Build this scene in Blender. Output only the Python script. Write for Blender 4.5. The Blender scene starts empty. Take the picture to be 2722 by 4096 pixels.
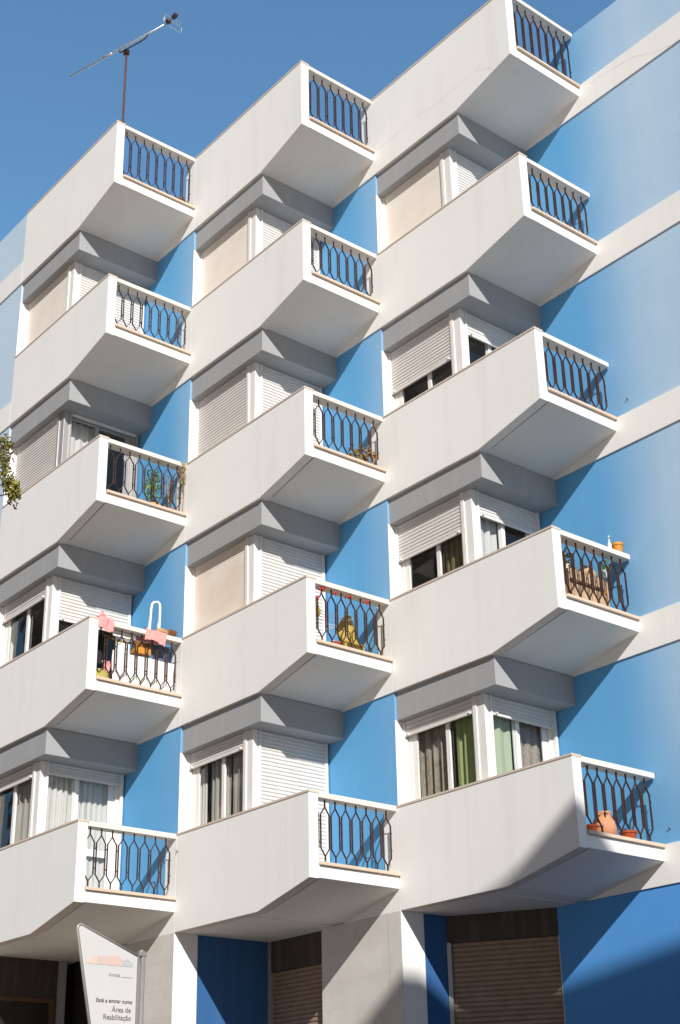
import bpy, bmesh, math, random
from mathutils import Vector, Matrix
random.seed(7)
S = bpy.context.scene
C = S.collection
R = math.radians

# ------------------------------------------------------------------ dimensions (metres; x along the long parapets, y along the railings)
GZ = -4.8                                   # street level, first balcony underside is z = 0
JX = [0.0, 3.150, 6.126, 9.182]             # where each bay's front plane starts
JY = [0.0, 1.556, 3.022, 4.516]
LB = [3.150, 2.976, 3.056]                  # parapet length
DB = [1.556, 1.466, 1.494]                  # balcony depth
WB = [1.998, 1.899, 1.879]                  # room width (balcony starts here)
FZ = [11.563, 8.681, 5.798, 2.900, 0.0]     # balcony underside, roof terrace first
HO, HS = 0.262, 0.470                       # outer underside, sill top
LINT = 0.391                                # grey lintel height

def par_h(f): return 1.524 if f == 0 else 1.350

# ------------------------------------------------------------------ material helpers
def new_mat(name):
    m = bpy.data.materials.new(name); m.use_nodes = True
    nt = m.node_tree
    return m, nt, nt.nodes.get('Principled BSDF')

def N(nt, typ, **kw):
    n = nt.nodes.new(typ)
    for k, v in kw.items():
        if k in n.inputs: n.inputs[k].default_value = v
        else: setattr(n, k, v)
    return n

def ramp(nt, src, stops):
    r = nt.nodes.new('ShaderNodeValToRGB')
    e = r.color_ramp.elements
    while len(e) < len(stops): e.new(0.5)
    for i, (p, c) in enumerate(stops):
        e[i].position = p; e[i].color = (*c, 1) if len(c) == 3 else c
    nt.links.new(src, r.inputs[0])
    return r

def mixc(nt, fac, a, b, blend='MIX'):
    m = nt.nodes.new('ShaderNodeMix'); m.data_type = 'RGBA'; m.blend_type = blend
    for s, v in ((m.inputs[0], fac), (m.inputs[6], a), (m.inputs[7], b)):
        if hasattr(v, 'is_linked') or hasattr(v, 'links'): nt.links.new(v, s)
        elif isinstance(v, (int, float)): s.default_value = v
        else: s.default_value = (*v, 1) if len(v) == 3 else v
    return m.outputs[2]

def pos_scaled(nt, sc):
    g = nt.nodes.new('ShaderNodeNewGeometry')
    m = nt.nodes.new('ShaderNodeVectorMath'); m.operation = 'MULTIPLY'
    nt.links.new(g.outputs['Position'], m.inputs[0]); m.inputs[1].default_value = sc
    return m.outputs[0]

def painted(name, col, var=0.05, rough=0.85, streak=0.12, dirt=(0.50, 0.45, 0.38), bump=0.25, lit_fade=None, grain=170.0, spec=0.25):
    """painted render: fine grain, slight blotches, faint rain streaks"""
    m, nt, b = new_mat(name)
    n1 = N(nt, 'ShaderNodeTexNoise', Scale=1.0, Detail=4.0, Roughness=0.6)
    nt.links.new(pos_scaled(nt, (1.1, 1.1, 1.1)), n1.inputs['Vector'])
    base = col
    if lit_fade:  # brighter light towards the exposed end, painted into the base colour
        col2, x0, x1, z0, z1, amt = lit_fade
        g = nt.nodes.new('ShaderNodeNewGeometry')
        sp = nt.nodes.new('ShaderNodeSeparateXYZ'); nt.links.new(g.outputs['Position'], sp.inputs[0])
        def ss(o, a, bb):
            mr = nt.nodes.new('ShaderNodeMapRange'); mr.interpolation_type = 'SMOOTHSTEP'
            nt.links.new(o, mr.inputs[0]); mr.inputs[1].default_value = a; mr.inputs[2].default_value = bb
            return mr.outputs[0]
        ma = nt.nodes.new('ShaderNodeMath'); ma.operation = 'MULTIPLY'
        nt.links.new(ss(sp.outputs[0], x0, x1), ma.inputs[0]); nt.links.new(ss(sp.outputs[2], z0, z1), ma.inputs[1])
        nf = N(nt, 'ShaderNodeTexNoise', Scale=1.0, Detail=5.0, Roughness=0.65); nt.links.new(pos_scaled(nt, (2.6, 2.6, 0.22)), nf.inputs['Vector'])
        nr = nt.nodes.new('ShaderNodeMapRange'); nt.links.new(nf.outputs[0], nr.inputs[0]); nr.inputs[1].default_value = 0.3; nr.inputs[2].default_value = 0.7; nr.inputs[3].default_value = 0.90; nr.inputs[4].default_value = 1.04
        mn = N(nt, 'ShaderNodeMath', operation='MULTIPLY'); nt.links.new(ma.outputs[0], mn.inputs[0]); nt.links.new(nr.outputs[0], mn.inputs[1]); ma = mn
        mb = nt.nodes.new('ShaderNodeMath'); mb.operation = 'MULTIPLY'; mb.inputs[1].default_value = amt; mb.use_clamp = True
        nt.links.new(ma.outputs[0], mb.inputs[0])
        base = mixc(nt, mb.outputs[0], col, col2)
    dark = tuple(c * (1 - 1.6 * var) for c in col)
    r1 = ramp(nt, n1.outputs[0], [(0.38, (1, 1, 1)), (0.72, (0, 0, 0))])
    inv = N(nt, 'ShaderNodeMath', operation='MULTIPLY'); inv.inputs[1].default_value = var * 2.2
    s = N(nt, 'ShaderNodeMath', operation='SUBTRACT'); s.inputs[0].default_value = 1.0
    nt.links.new(r1.outputs[0], s.inputs[1]); nt.links.new(s.outputs[0], inv.inputs[0])
    c1 = mixc(nt, inv.outputs[0], base, tuple(c * 0.72 for c in col))
    n2 = N(nt, 'ShaderNodeTexNoise', Scale=1.0, Detail=3.0, Roughness=0.55)
    nt.links.new(pos_scaled(nt, (5.5, 5.5, 0.35)), n2.inputs['Vector'])
    r2 = ramp(nt, n2.outputs[0], [(0.52, (0, 0, 0)), (0.78, (1, 1, 1))])
    k = N(nt, 'ShaderNodeMath', operation='MULTIPLY'); k.inputs[1].default_value = streak
    nt.links.new(r2.outputs[0], k.inputs[0])
    c2 = mixc(nt, k.outputs[0], c1, dirt)
    n3 = N(nt, 'ShaderNodeTexNoise', Scale=1.0, Detail=2.0, Roughness=0.7)
    nt.links.new(pos_scaled(nt, (grain, grain, grain)), n3.inputs['Vector'])
    r3 = ramp(nt, n3.outputs[0], [(0.3, (0.90, 0.90, 0.90)), (0.7, (1.0, 1.0, 1.0))])
    c3 = mixc(nt, 1.0, c2, r3.outputs[0], 'MULTIPLY')
    nt.links.new(c3, b.inputs['Base Color'])
    n4 = N(nt, 'ShaderNodeTexNoise', Scale=1.0, Detail=5.0, Roughness=0.65)
    nt.links.new(pos_scaled(nt, (38, 38, 38)), n4.inputs['Vector'])
    bp = N(nt, 'ShaderNodeBump', Strength=bump, Distance=0.006)
    nt.links.new(n4.outputs[0], bp.inputs['Height']); nt.links.new(bp.outputs[0], b.inputs['Normal'])
    b.inputs['Roughness'].default_value = rough
    b.inputs['Specular IOR Level'].default_value = spec
    return m

def simple(name, col, rough=0.6, metal=0.0, var=0.15, scale=20.0, bump=0.0, spec=0.4, col2=None):
    m, nt, b = new_mat(name)
    tc = nt.nodes.new('ShaderNodeTexCoord')
    n = N(nt, 'ShaderNodeTexNoise', Scale=scale, Detail=4.0, Roughness=0.6)
    nt.links.new(tc.outputs['Object'], n.inputs['Vector'])
    c2 = col2 if col2 else tuple(c * (1 - 2 * var) for c in col)
    r = ramp(nt, n.outputs[0], [(0.35, col), (0.7, c2)])
    nt.links.new(r.outputs[0], b.inputs['Base Color'])
    b.inputs['Roughness'].default_value = rough; b.inputs['Metallic'].default_value = metal
    b.inputs['Specular IOR Level'].default_value = spec
    if bump:
        bp = N(nt, 'ShaderNodeBump', Strength=bump, Distance=0.01)
        nt.links.new(n.outputs[0], bp.inputs['Height']); nt.links.new(bp.outputs[0], b.inputs['Normal'])
    return m

def fabric(name, col, transl=0.35, rough=0.95, lace=False, weave=90.0):
    m, nt, b = new_mat(name)
    out = nt.nodes.get('Material Output')
    tc = nt.nodes.new('ShaderNodeTexCoord')
    n = N(nt, 'ShaderNodeTexNoise', Scale=weave, Detail=2.0)
    nt.links.new(tc.outputs['Object'], n.inputs['Vector'])
    r = ramp(nt, n.outputs[0], [(0.3, tuple(c * 0.86 for c in col)), (0.7, col)])
    csock = r.outputs[0]
    if lace:
        wn = N(nt, 'ShaderNodeTexNoise', Scale=5.0, Detail=2.0); nt.links.new(tc.outputs['Object'], wn.inputs['Vector'])
        wv = N(nt, 'ShaderNodeTexVoronoi', Scale=13.0); nt.links.new(mixc(nt, 0.12, tc.outputs['Object'], wn.outputs['Color']), wv.inputs['Vector'])
        rr = ramp(nt, wv.outputs['Distance'], [(0.22, (1, 1, 1)), (0.36, (0.60, 0.58, 0.56)), (0.5, (0.85, 0.84, 0.82))])
        csock = mixc(nt, 1.0, csock, rr.outputs[0], 'MULTIPLY')
    nt.links.new(csock, b.inputs['Base Color']); b.inputs['Roughness'].default_value = rough
    b.inputs['Specular IOR Level'].default_value = 0.1
    t = nt.nodes.new('ShaderNodeBsdfTranslucent'); nt.links.new(csock, t.inputs[0])
    mx = nt.nodes.new('ShaderNodeMixShader'); mx.inputs[0].default_value = transl
    nt.links.new(b.outputs[0], mx.inputs[1]); nt.links.new(t.outputs[0], mx.inputs[2])
    nt.links.new(mx.outputs[0], out.inputs[0])
    return m

def polka(name):
    m, nt, b = new_mat(name)
    tc = nt.nodes.new('ShaderNodeTexCoord')
    vm = N(nt, 'ShaderNodeVectorMath', operation='MULTIPLY'); vm.inputs[1].default_value = (11, 14, 0)
    nt.links.new(tc.outputs['UV'], vm.inputs[0])
    rot = N(nt, 'ShaderNodeVectorRotate'); rot.inputs['Angle'].default_value = R(45)
    nt.links.new(vm.outputs[0], rot.inputs['Vector'])
    fr = N(nt, 'ShaderNodeVectorMath', operation='FRACTION'); nt.links.new(rot.outputs[0], fr.inputs[0])
    sb = N(nt, 'ShaderNodeVectorMath', operation='SUBTRACT'); sb.inputs[1].default_value = (0.5, 0.5, 0)
    nt.links.new(fr.outputs[0], sb.inputs[0])
    ln = N(nt, 'ShaderNodeVectorMath', operation='LENGTH'); nt.links.new(sb.outputs[0], ln.inputs[0])
    r = ramp(nt, ln.outputs['Value'], [(0.25, (0.90, 0.82, 0.78)), (0.32, (0.70, 0.17, 0.17))])
    nt.links.new(r.outputs[0], b.inputs['Base Color']); b.inputs['Roughness'].default_value = 0.9
    return m

def glass_mat():
    m, nt, b = new_mat('window_glass')
    out = nt.nodes.get('Material Output'); nt.nodes.remove(b)
    tr = nt.nodes.new('ShaderNodeBsdfTransparent'); tr.inputs[0].default_value = (0.90, 0.92, 0.91, 1)
    gl = N(nt, 'ShaderNodeBsdfGlossy', Roughness=0.02); gl.inputs[0].default_value = (0.9, 0.9, 0.9, 1)
    lw = N(nt, 'ShaderNodeLayerWeight', Blend=0.5)
    pw = N(nt, 'ShaderNodeMath', operation='POWER'); pw.inputs[1].default_value = 4.0; nt.links.new(lw.outputs['Facing'], pw.inputs[0])
    fn = N(nt, 'ShaderNodeMath', operation='MULTIPLY_ADD'); fn.inputs[1].default_value = 0.75; fn.inputs[2].default_value = 0.055
    nt.links.new(pw.outputs[0], fn.inputs[0])
    n = N(nt, 'ShaderNodeTexNoise', Scale=1.0, Detail=1.0); nt.links.new(pos_scaled(nt, (2.2, 2.2, 2.2)), n.inputs['Vector'])
    bp = N(nt, 'ShaderNodeBump', Strength=0.06, Distance=0.05); nt.links.new(n.outputs[0], bp.inputs['Height'])
    nt.links.new(bp.outputs[0], gl.inputs['Normal'])
    mx = nt.nodes.new('ShaderNodeMixShader')
    nt.links.new(fn.outputs[0], mx.inputs[0]); nt.links.new(tr.outputs[0], mx.inputs[1]); nt.links.new(gl.outputs[0], mx.inputs[2])
    nt.links.new(mx.outputs[0], out.inputs[0])
    return m

def tiled(name, col):
    m, nt, b = new_mat(name)
    g = nt.nodes.new('ShaderNodeNewGeometry')
    sp = nt.nodes.new('ShaderNodeSeparateXYZ'); nt.links.new(g.outputs['Position'], sp.inputs[0])
    cb = nt.nodes.new('ShaderNodeCombineXYZ'); nt.links.new(sp.outputs[0], cb.inputs[0]); nt.links.new(sp.outputs[2], cb.inputs[1])
    br = N(nt, 'ShaderNodeTexBrick', Scale=1.0)
    br.inputs['Color1'].default_value = (*col, 1); br.inputs['Color2'].default_value = (*[c * 0.95 for c in col], 1)
    br.inputs['Mortar'].default_value = (*[c * 0.88 for c in col], 1)
    br.inputs['Mortar Size'].default_value = 0.0045; br.inputs['Brick Width'].default_value = 0.55; br.inputs['Row Height'].default_value = 0.36
    nt.links.new(cb.outputs[0], br.inputs['Vector'])
    n = N(nt, 'ShaderNodeTexNoise', Scale=1.0, Detail=4.0); nt.links.new(pos_scaled(nt, (3, 3, 3)), n.inputs['Vector'])
    r = ramp(nt, n.outputs[0], [(0.3, (1, 1, 1)), (0.75, (0.86, 0.85, 0.83))])
    nt.links.new(mixc(nt, 1.0, br.outputs['Color'], r.outputs[0], 'MULTIPLY'), b.inputs['Base Color'])
    bp = N(nt, 'ShaderNodeBump', Strength=0.12, Distance=0.003); bp.invert = True
    nt.links.new(br.outputs['Fac'], bp.inputs['Height']); nt.links.new(bp.outputs[0], b.inputs['Normal'])
    b.inputs['Roughness'].default_value = 0.6
    return m

BLUE, PALE_LIT = (0.120, 0.385, 0.70), (0.53, 0.67, 0.81)  # second tone is the blue with brighter light painted in
M = dict(
    white=painted('white_render', (0.87, 0.86, 0.835), var=0.04, streak=0.12, dirt=(0.52, 0.48, 0.43)),
    soffit=painted('soffit_render', (0.84, 0.80, 0.745), var=0.07, streak=0.10, dirt=(0.45, 0.36, 0.28)),
    band=painted('white_band_render', (0.86, 0.85, 0.825), var=0.03, streak=0.10),
    grey=painted('grey_render', (0.365, 0.372, 0.38), var=0.05, streak=0.14, dirt=(0.62, 0.62, 0.62)),
    blue_r=painted('blue_render_right', BLUE, var=0.05, streak=0.05, dirt=(0.5, 0.6, 0.7), lit_fade=(PALE_LIT, 8.6, 10.2, -0.6, 2.6, 0.84)),
    blue_m=painted('blue_render_right_of_middle', BLUE, var=0.05, streak=0.05, dirt=(0.5, 0.6, 0.7), lit_fade=(PALE_LIT, JX[2] - 0.75, JX[2] + 0.4, -0.5, 7, 0.55)),
    blue_l=painted('blue_render_left_of_middle', BLUE, var=0.05, streak=0.05, dirt=(0.5, 0.6, 0.7), lit_fade=(PALE_LIT, JX[1] - 0.75, JX[1] + 0.4, -0.5, 7, 0.55)),
    blue_f=painted('blue_render_far_left', PALE_LIT, var=0.05, streak=0.05, dirt=(0.5, 0.6, 0.7)),
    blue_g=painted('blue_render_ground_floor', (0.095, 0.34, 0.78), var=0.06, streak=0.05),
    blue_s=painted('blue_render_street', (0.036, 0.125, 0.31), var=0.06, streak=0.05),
    tile=tiled('cream_wall_tiles', (0.66, 0.635, 0.60)),
    stone=painted('pinkish_coping_stone', (0.66, 0.56, 0.47), var=0.08, streak=0.15, bump=0.1, rough=0.6),
    capst=painted('pale_handrail_stone', (0.80, 0.74, 0.67), var=0.06, streak=0.15, bump=0.1, rough=0.6),
    sillst=painted('tan_sill_stone', (0.68, 0.54, 0.42), var=0.10, streak=0.2, bump=0.1, rough=0.55),
    iron=simple('dark_iron', (0.028, 0.018, 0.016), rough=0.5, var=0.2, scale=9, col2=(0.085, 0.036, 0.022)),
    frame=simple('white_aluminium', (0.78, 0.76, 0.73), rough=0.45, var=0.03, scale=6),
    greyal=simple('grey_aluminium', (0.42, 0.41, 0.40), rough=0.4, metal=0.3, var=0.05),
    shw=simple('white_shutter_plastic', (0.72, 0.69, 0.66), rough=0.55, var=0.04, scale=5),
    shc=simple('cream_shutter_plastic', (0.86, 0.785, 0.705), rough=0.6, var=0.04, scale=3),
    shs=simple('stained_cream_shutter_plastic', (0.79, 0.73, 0.66), rough=0.6, var=0.08, scale=1.6, col2=(0.74, 0.60, 0.46)),
    shb=simple('brown_shutter_metal', (0.31, 0.215, 0.15), rough=0.6, var=0.1, scale=6),
    groove=simple('shutter_groove', (0.20, 0.17, 0.15), rough=0.9),
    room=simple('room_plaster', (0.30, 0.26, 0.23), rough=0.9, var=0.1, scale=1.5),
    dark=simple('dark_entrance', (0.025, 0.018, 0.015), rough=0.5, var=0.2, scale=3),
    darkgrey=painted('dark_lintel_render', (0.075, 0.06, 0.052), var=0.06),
    glass=glass_mat(),
    cur_w=fabric('white_sheer', (0.88, 0.86, 0.84), transl=.25),
    cur_g=fabric('grey_sheer', (0.66, 0.62, 0.57)),
    cur_o=fabric('olive_curtain', (0.30, 0.26, 0.14)),
    cur_gr=fabric('green_curtain', (0.56, 0.64, 0.30), transl=.4),
    cur_gr2=fabric('pale_green_curtain', (0.66, 0.76, 0.55)),
    cur_l=fabric('lace_curtain', (0.64, 0.55, 0.47), lace=True),
    polka=polka('pink_polka_cotton'),
    terra=simple('terracotta', (0.62, 0.27, 0.13), rough=0.8, var=0.12, scale=14, bump=0.1),
    terrap=simple('pale_terracotta', (0.60, 0.28, 0.155), rough=0.85, var=0.10, scale=12, bump=0.1),
    potred=simple('red_plastic_pot', (0.40, 0.07, 0.02), rough=0.5, var=0.1),
    soil=simple('soil', (0.05, 0.035, 0.025), rough=1.0),
    leaf=simple('leaf_green', (0.17, 0.30, 0.04), rough=0.55, var=0.25, scale=4, col2=(0.05, 0.10, 0.02)),
    leafy=simple('leaf_yellow_green', (0.24, 0.215, 0.04), rough=0.6, var=0.25, scale=3, col2=(0.07, 0.065, 0.02)),
    leafd=simple('dry_leaf', (0.38, 0.28, 0.12), rough=0.8, var=0.2, scale=6),
    leafb=simple('brown_leaf', (0.28, 0.13, 0.05), rough=0.8, var=0.25, scale=6, col2=(0.20, 0.17, 0.05)),
    bark=simple('bark', (0.12, 0.085, 0.06), rough=0.95, var=0.2, scale=8, bump=0.4),
    wood=simple('pale_wood', (0.55, 0.38, 0.24), rough=0.7, var=0.15, scale=7),
    woodd=simple('dark_wood', (0.14, 0.07, 0.04), rough=0.7, var=0.15, scale=7),
    orange=simple('orange_plastic', (0.62, 0.27, 0.04), rough=0.5, var=0.1),
    black=simple('black_cloth', (0.02, 0.02, 0.028), rough=0.95),
    bluegrey=simple('blue_grey_cloth', (0.10, 0.14, 0.22), rough=0.95),
    olive=simple('olive_bag', (0.42, 0.38, 0.08), rough=0.7, var=0.15, scale=5),
    straw=simple('straw', (0.58, 0.40, 0.22), rough=0.95, var=0.2, scale=60, bump=0.6),
    bristle=simple('brown_bristle', (0.30, 0.12, 0.03), rough=0.95, var=0.2, scale=60, bump=0.6),
    whitepl=simple('white_plastic', (0.82, 0.82, 0.80), rough=0.4, var=0.02),
    mustard=simple('mustard_plastic', (0.46, 0.33, 0.07), rough=0.6, var=0.12, scale=5),
    red=simple('red_ribbon', (0.45, 0.03, 0.02), rough=0.7),
    alu=simple('brushed_aluminium', (0.62, 0.60, 0.57), rough=0.35, metal=0.6, var=0.05),
    steel=simple('grey_painted_steel', (0.36, 0.34, 0.32), rough=0.45, metal=0.4, var=0.05),
    rust=simple('rusty_pipe', (0.15, 0.075, 0.062), rough=0.75, var=0.2, scale=18, col2=(0.08, 0.045, 0.04)),
    signw=simple('white_sign_panel', (0.60, 0.59, 0.58), rough=0.4, var=0.02, scale=3),
    ink=simple('grey_ink', (0.16, 0.14, 0.14), rough=0.7), inkl=simple('faded_ink', (0.36, 0.35, 0.35), rough=0.7),
    lg1=simple('faded_orange_print', (0.66, 0.54, 0.42), rough=0.6, var=0.02), lg2=simple('faded_pink_print', (0.60, 0.48, 0.46), rough=0.6, var=0.02),
    lg3=simple('faded_red_print', (0.64, 0.48, 0.43), rough=0.6, var=0.02), lg4=simple('faded_grey_print', (0.46, 0.49, 0.50), rough=0.6, var=0.02),
    ground=simple('pale_limestone_setts', (0.60, 0.50, 0.41), rough=0.9, var=0.08, scale=0.8),
    basalt=simple('basalt_setts', (0.35, 0.285, 0.225), rough=0.9, var=0.1, scale=2), stain=painted('stained_underside', (0.74, 0.65, 0.57), var=0.12, streak=0.35, dirt=(0.36, 0.24, 0.15)),
    asphalt=simple('asphalt', (0.065, 0.062, 0.060), rough=0.95, var=0.15, scale=3),
    brick=painted('brown_brick', (0.16, 0.085, 0.06), var=0.1),
    house=painted('neighbour_render', (0.62, 0.56, 0.48), var=0.05), rooft=simple('roof_tiles', (0.42, 0.18, 0.10), rough=0.85, var=0.15, scale=2),
    crackm=simple('crack_line', (0.50, 0.47, 0.43), rough=1.0),
    bottleg=simple('pale_blue_plastic', (0.62, 0.74, 0.80), rough=0.25, var=0.03),
)

# ------------------------------------------------------------------ mesh builder (world coordinates, linked as ONE object)
def wloc(o):
    v = Vector((0, 0, 0))
    while o: v = v + o.location; o = o.parent
    return v

class MB:
    def __init__(s): s.bm = bmesh.new()
    def verts(s, pts): return [s.bm.verts.new(p) for p in pts]
    def box(s, a, b):
        x0, y0, z0 = a; x1, y1, z1 = b
        v = s.verts([(x0, y0, z0), (x1, y0, z0), (x1, y1, z0), (x0, y1, z0), (x0, y0, z1), (x1, y0, z1), (x1, y1, z1), (x0, y1, z1)])
        for f in ((3, 2, 1, 0), (4, 5, 6, 7), (0, 1, 5, 4), (1, 2, 6, 5), (2, 3, 7, 6), (3, 0, 4, 7)): s.bm.faces.new([v[i] for i in f])
        return s
    def prism_y(s, prof, y0, y1):                   # profile in x,z (counter-clockwise seen from -y)
        n = len(prof)
        a = s.verts([(x, y0, z) for x, z in prof]); b = s.verts([(x, y1, z) for x, z in prof])
        s.bm.faces.new(a); s.bm.faces.new(b[::-1])
        for i in range(n): s.bm.faces.new([a[i], b[i], b[(i + 1) % n], a[(i + 1) % n]])
        return s
    def prism_x(s, prof, x0, x1):                   # profile in y,z
        n = len(prof)
        a = s.verts([(x0, y, z) for y, z in prof]); b = s.verts([(x1, y, z) for y, z in prof])
        s.bm.faces.new(a); s.bm.faces.new(b[::-1])
        for i in range(n): s.bm.faces.new([a[i], b[i], b[(i + 1) % n], a[(i + 1) % n]])
        return s
    def prism_z(s, prof, z0, z1):
        n = len(prof)
        a = s.verts([(x, y, z0) for x, y in prof]); b = s.verts([(x, y, z1) for x, y in prof])
        s.bm.faces.new(a[::-1]); s.bm.faces.new(b)
        for i in range(n): s.bm.faces.new([a[i], a[(i + 1) % n], b[(i + 1) % n], b[i]])
        return s
    def bar(s, p, q, w, d, up=(1, 0, 0)):           # flat bar: width w across, depth d along 'up'
        p, q, up = Vector(p), Vector(q), Vector(up)
        t = (q - p).normalized(); sd = t.cross(up).normalized() * (w / 2); u = up.normalized() * (d / 2)
        v = s.verts([p - sd - u, p + sd - u, p + sd + u, p - sd + u, q - sd - u, q + sd - u, q + sd + u, q - sd + u])
        for f in ((3, 2, 1, 0), (4, 5, 6, 7), (0, 1, 5, 4), (1, 2, 6, 5), (2, 3, 7, 6), (3, 0, 4, 7)): s.bm.faces.new([v[i] for i in f])
        return s
    def tube(s, pts, r, n=8, closed_ends=True):
        pts = [Vector(p) for p in pts]; rs = r if isinstance(r, (list, tuple)) else [r] * len(pts)
        rings = []; ref = None
        for i, p in enumerate(pts):
            t = ((pts[i + 1] - p) if i + 1 < len(pts) else (p - pts[i - 1]))
            if 0 < i < len(pts) - 1: t = (pts[i + 1] - p).normalized() + (p - pts[i - 1]).normalized()
            t.normalize()
            if ref is None: ref = Vector((0, 0, 1)) if abs(t.z) < 0.9 else Vector((1, 0, 0))
            a = t.cross(ref)
            if a.length < 1e-4: a = t.orthogonal()
            a.normalize(); b = t.cross(a).normalized(); ref = a.cross(t)
            rings.append(s.verts([p + (a * math.cos(2 * math.pi * k / n) + b * math.sin(2 * math.pi * k / n)) * rs[i] for k in range(n)]))
        for i in range(len(rings) - 1):
            for k in range(n): s.bm.faces.new([rings[i][k], rings[i][(k + 1) % n], rings[i + 1][(k + 1) % n], rings[i + 1][k]])
        if closed_ends: s.bm.faces.new(rings[0][::-1]); s.bm.faces.new(rings[-1])
        return s
    def lathe(s, c, prof, n=20, cap=True):          # prof: (radius, z)
        rings = [s.verts([(c[0] + r * math.cos(2 * math.pi * k / n), c[1] + r * math.sin(2 * math.pi * k / n), c[2] + z) for k in range(n)]) for r, z in prof]
        for i in range(len(rings) - 1):
            for k in range(n): s.bm.faces.new([rings[i][k], rings[i][(k + 1) % n], rings[i + 1][(k + 1) % n], rings[i + 1][k]])
        if cap: s.bm.faces.new(rings[0][::-1]); s.bm.faces.new(rings[-1])
        return s
    def quad(s, *p): s.bm.faces.new(s.verts(p)); return s
    def grid(s, nu, nv, fn):
        g = [[s.bm.verts.new(fn(i / nu, j / nv)) for j in range(nv + 1)] for i in range(nu + 1)]
        uv = s.bm.loops.layers.uv.verify()
        for i in range(nu):
            for j in range(nv):
                f = s.bm.faces.new([g[i][j], g[i + 1][j], g[i + 1][j + 1], g[i][j + 1]]); f.smooth = True
                for lp, (a, b) in zip(f.loops, ((i, j), (i + 1, j), (i + 1, j + 1), (i, j + 1))): lp[uv].uv = (a / nu, b / nv)
        return s
    def leaf(s, p, size, n=None):
        p = Vector(p); d = Vector((random.gauss(0, 1), random.gauss(0, 1), random.gauss(0, 0.8))).normalized()
        e = d.orthogonal().normalized(); e = Matrix.Rotation(random.uniform(0, 6.28), 3, d) @ e; g = d.cross(e)
        a = size * random.uniform(0.7, 1.3)
        s.bm.faces.new(s.verts([p - e * a, p - g * a * 0.42 + d * a * 0.1, p + e * a, p + g * a * 0.42 + d * a * 0.1]))
        return s
    def build(s, name, mat, parent=None, smooth=False, bevel=0.0, recalc=True):
        bm = s.bm
        if recalc: bmesh.ops.recalc_face_normals(bm, faces=bm.faces[:])
        xs = [v.co for v in bm.verts]
        lo = Vector((min(v.x for v in xs), min(v.y for v in xs), min(v.z for v in xs))); hi = Vector((max(v.x for v in xs), max(v.y for v in xs), max(v.z for v in xs)))
        o0 = Vector(((lo.x + hi.x) / 2, (lo.y + hi.y) / 2, lo.z))
        for v in bm.verts: v.co -= o0
        if smooth:
            for f in bm.faces: f.smooth = True
        me = bpy.data.meshes.new(name); bm.to_mesh(me); bm.free()
        for m in (mat if isinstance(mat, (list, tuple)) else [mat]): me.materials.append(m)
        o = bpy.data.objects.new(name, me); C.objects.link(o)
        if parent: o.parent = parent; o.location = o0 - wloc(parent)
        else: o.location = o0
        if bevel:
            bv = o.modifiers.new('edge', 'BEVEL'); bv.width = bevel; bv.segments = 2; bv.limit_method = 'ANGLE'; bv.angle_limit = R(40)
        return o

def tag(o, label, cat, group=None, kind=None):
    if label: o['label'] = label
    if cat: o['category'] = cat
    if group: o['group'] = group
    if kind: o['kind'] = kind
    return o

def thing(name, label, cat, loc, group=None):
    o = bpy.data.objects.new(name, None); o.empty_display_size = 0.2; C.objects.link(o); o.location = loc
    return tag(o, label, cat, group)

# ------------------------------------------------------------------ setting
g = MB(); g.quad((-400, -400, GZ), (400, -400, GZ), (400, 400, GZ), (-400, 400, GZ))
o = g.build('ground', M['ground']); o['kind'] = 'structure'
tv, nv = Vector((0.897, 0.442, 0)), Vector((0.442, -0.897, 0))      # along the street, and from the facade towards it
def st(a, n, z): p = tv * a + nv * n; return (p.x, p.y, GZ + z)
r_ = MB(); r_.quad(st(-90, 2.6, .004), st(-90, 13.5, .004), st(90, 13.5, .004), st(90, 2.6, .004)); o = r_.build('road', M['asphalt']); o['kind'] = 'structure'
r_ = MB()
for n0, n1 in ((-9, 2.6), (13.5, 17.0)):
    v = r_.verts([st(-90, n0, 0), st(90, n0, 0), st(90, n1, 0), st(-90, n1, 0), st(-90, n0, .13), st(90, n0, .13), st(90, n1, .13), st(-90, n1, .13)])
    for f in ((4, 5, 6, 7), (0, 1, 5, 4), (1, 2, 6, 5), (2, 3, 7, 6), (3, 0, 4, 7)): r_.bm.faces.new([v[i] for i in f])
o = r_.build('pavement', M['basalt']); o['kind'] = 'structure'

# ------------------------------------------------------------------ the apartment building
B = thing('apartment_building', 'white and blue apartment block with stepped rows of projecting balconies', 'building', (4.0, 3.0, GZ))

def P(name, mb, mat, parent=B, label=None, **kw):
    o = mb.build(name, mat, parent, **kw)
    if label: o['label'] = label
    return o

def vx(k): return JX[k] + WB[k] - 0.34             # plane of the balcony door of bay k

top = FZ[0] + par_h(0)
SW = 0.02                                            # coloured walls sit this much behind the white faces
# blue walls: one per front plane
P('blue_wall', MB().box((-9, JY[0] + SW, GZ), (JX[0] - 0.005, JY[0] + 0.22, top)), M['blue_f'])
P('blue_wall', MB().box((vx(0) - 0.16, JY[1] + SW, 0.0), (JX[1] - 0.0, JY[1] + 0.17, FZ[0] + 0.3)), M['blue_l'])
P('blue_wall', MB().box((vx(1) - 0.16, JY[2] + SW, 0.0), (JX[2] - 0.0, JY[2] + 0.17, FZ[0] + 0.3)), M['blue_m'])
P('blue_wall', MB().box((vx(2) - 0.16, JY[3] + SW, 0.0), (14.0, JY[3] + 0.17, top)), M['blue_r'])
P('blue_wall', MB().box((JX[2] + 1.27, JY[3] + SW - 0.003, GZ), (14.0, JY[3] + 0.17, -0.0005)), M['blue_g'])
P('side_wall', MB().box((13.83, JY[3] + 0.17, GZ), (14.0, 16, top)), M['white'])
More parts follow.
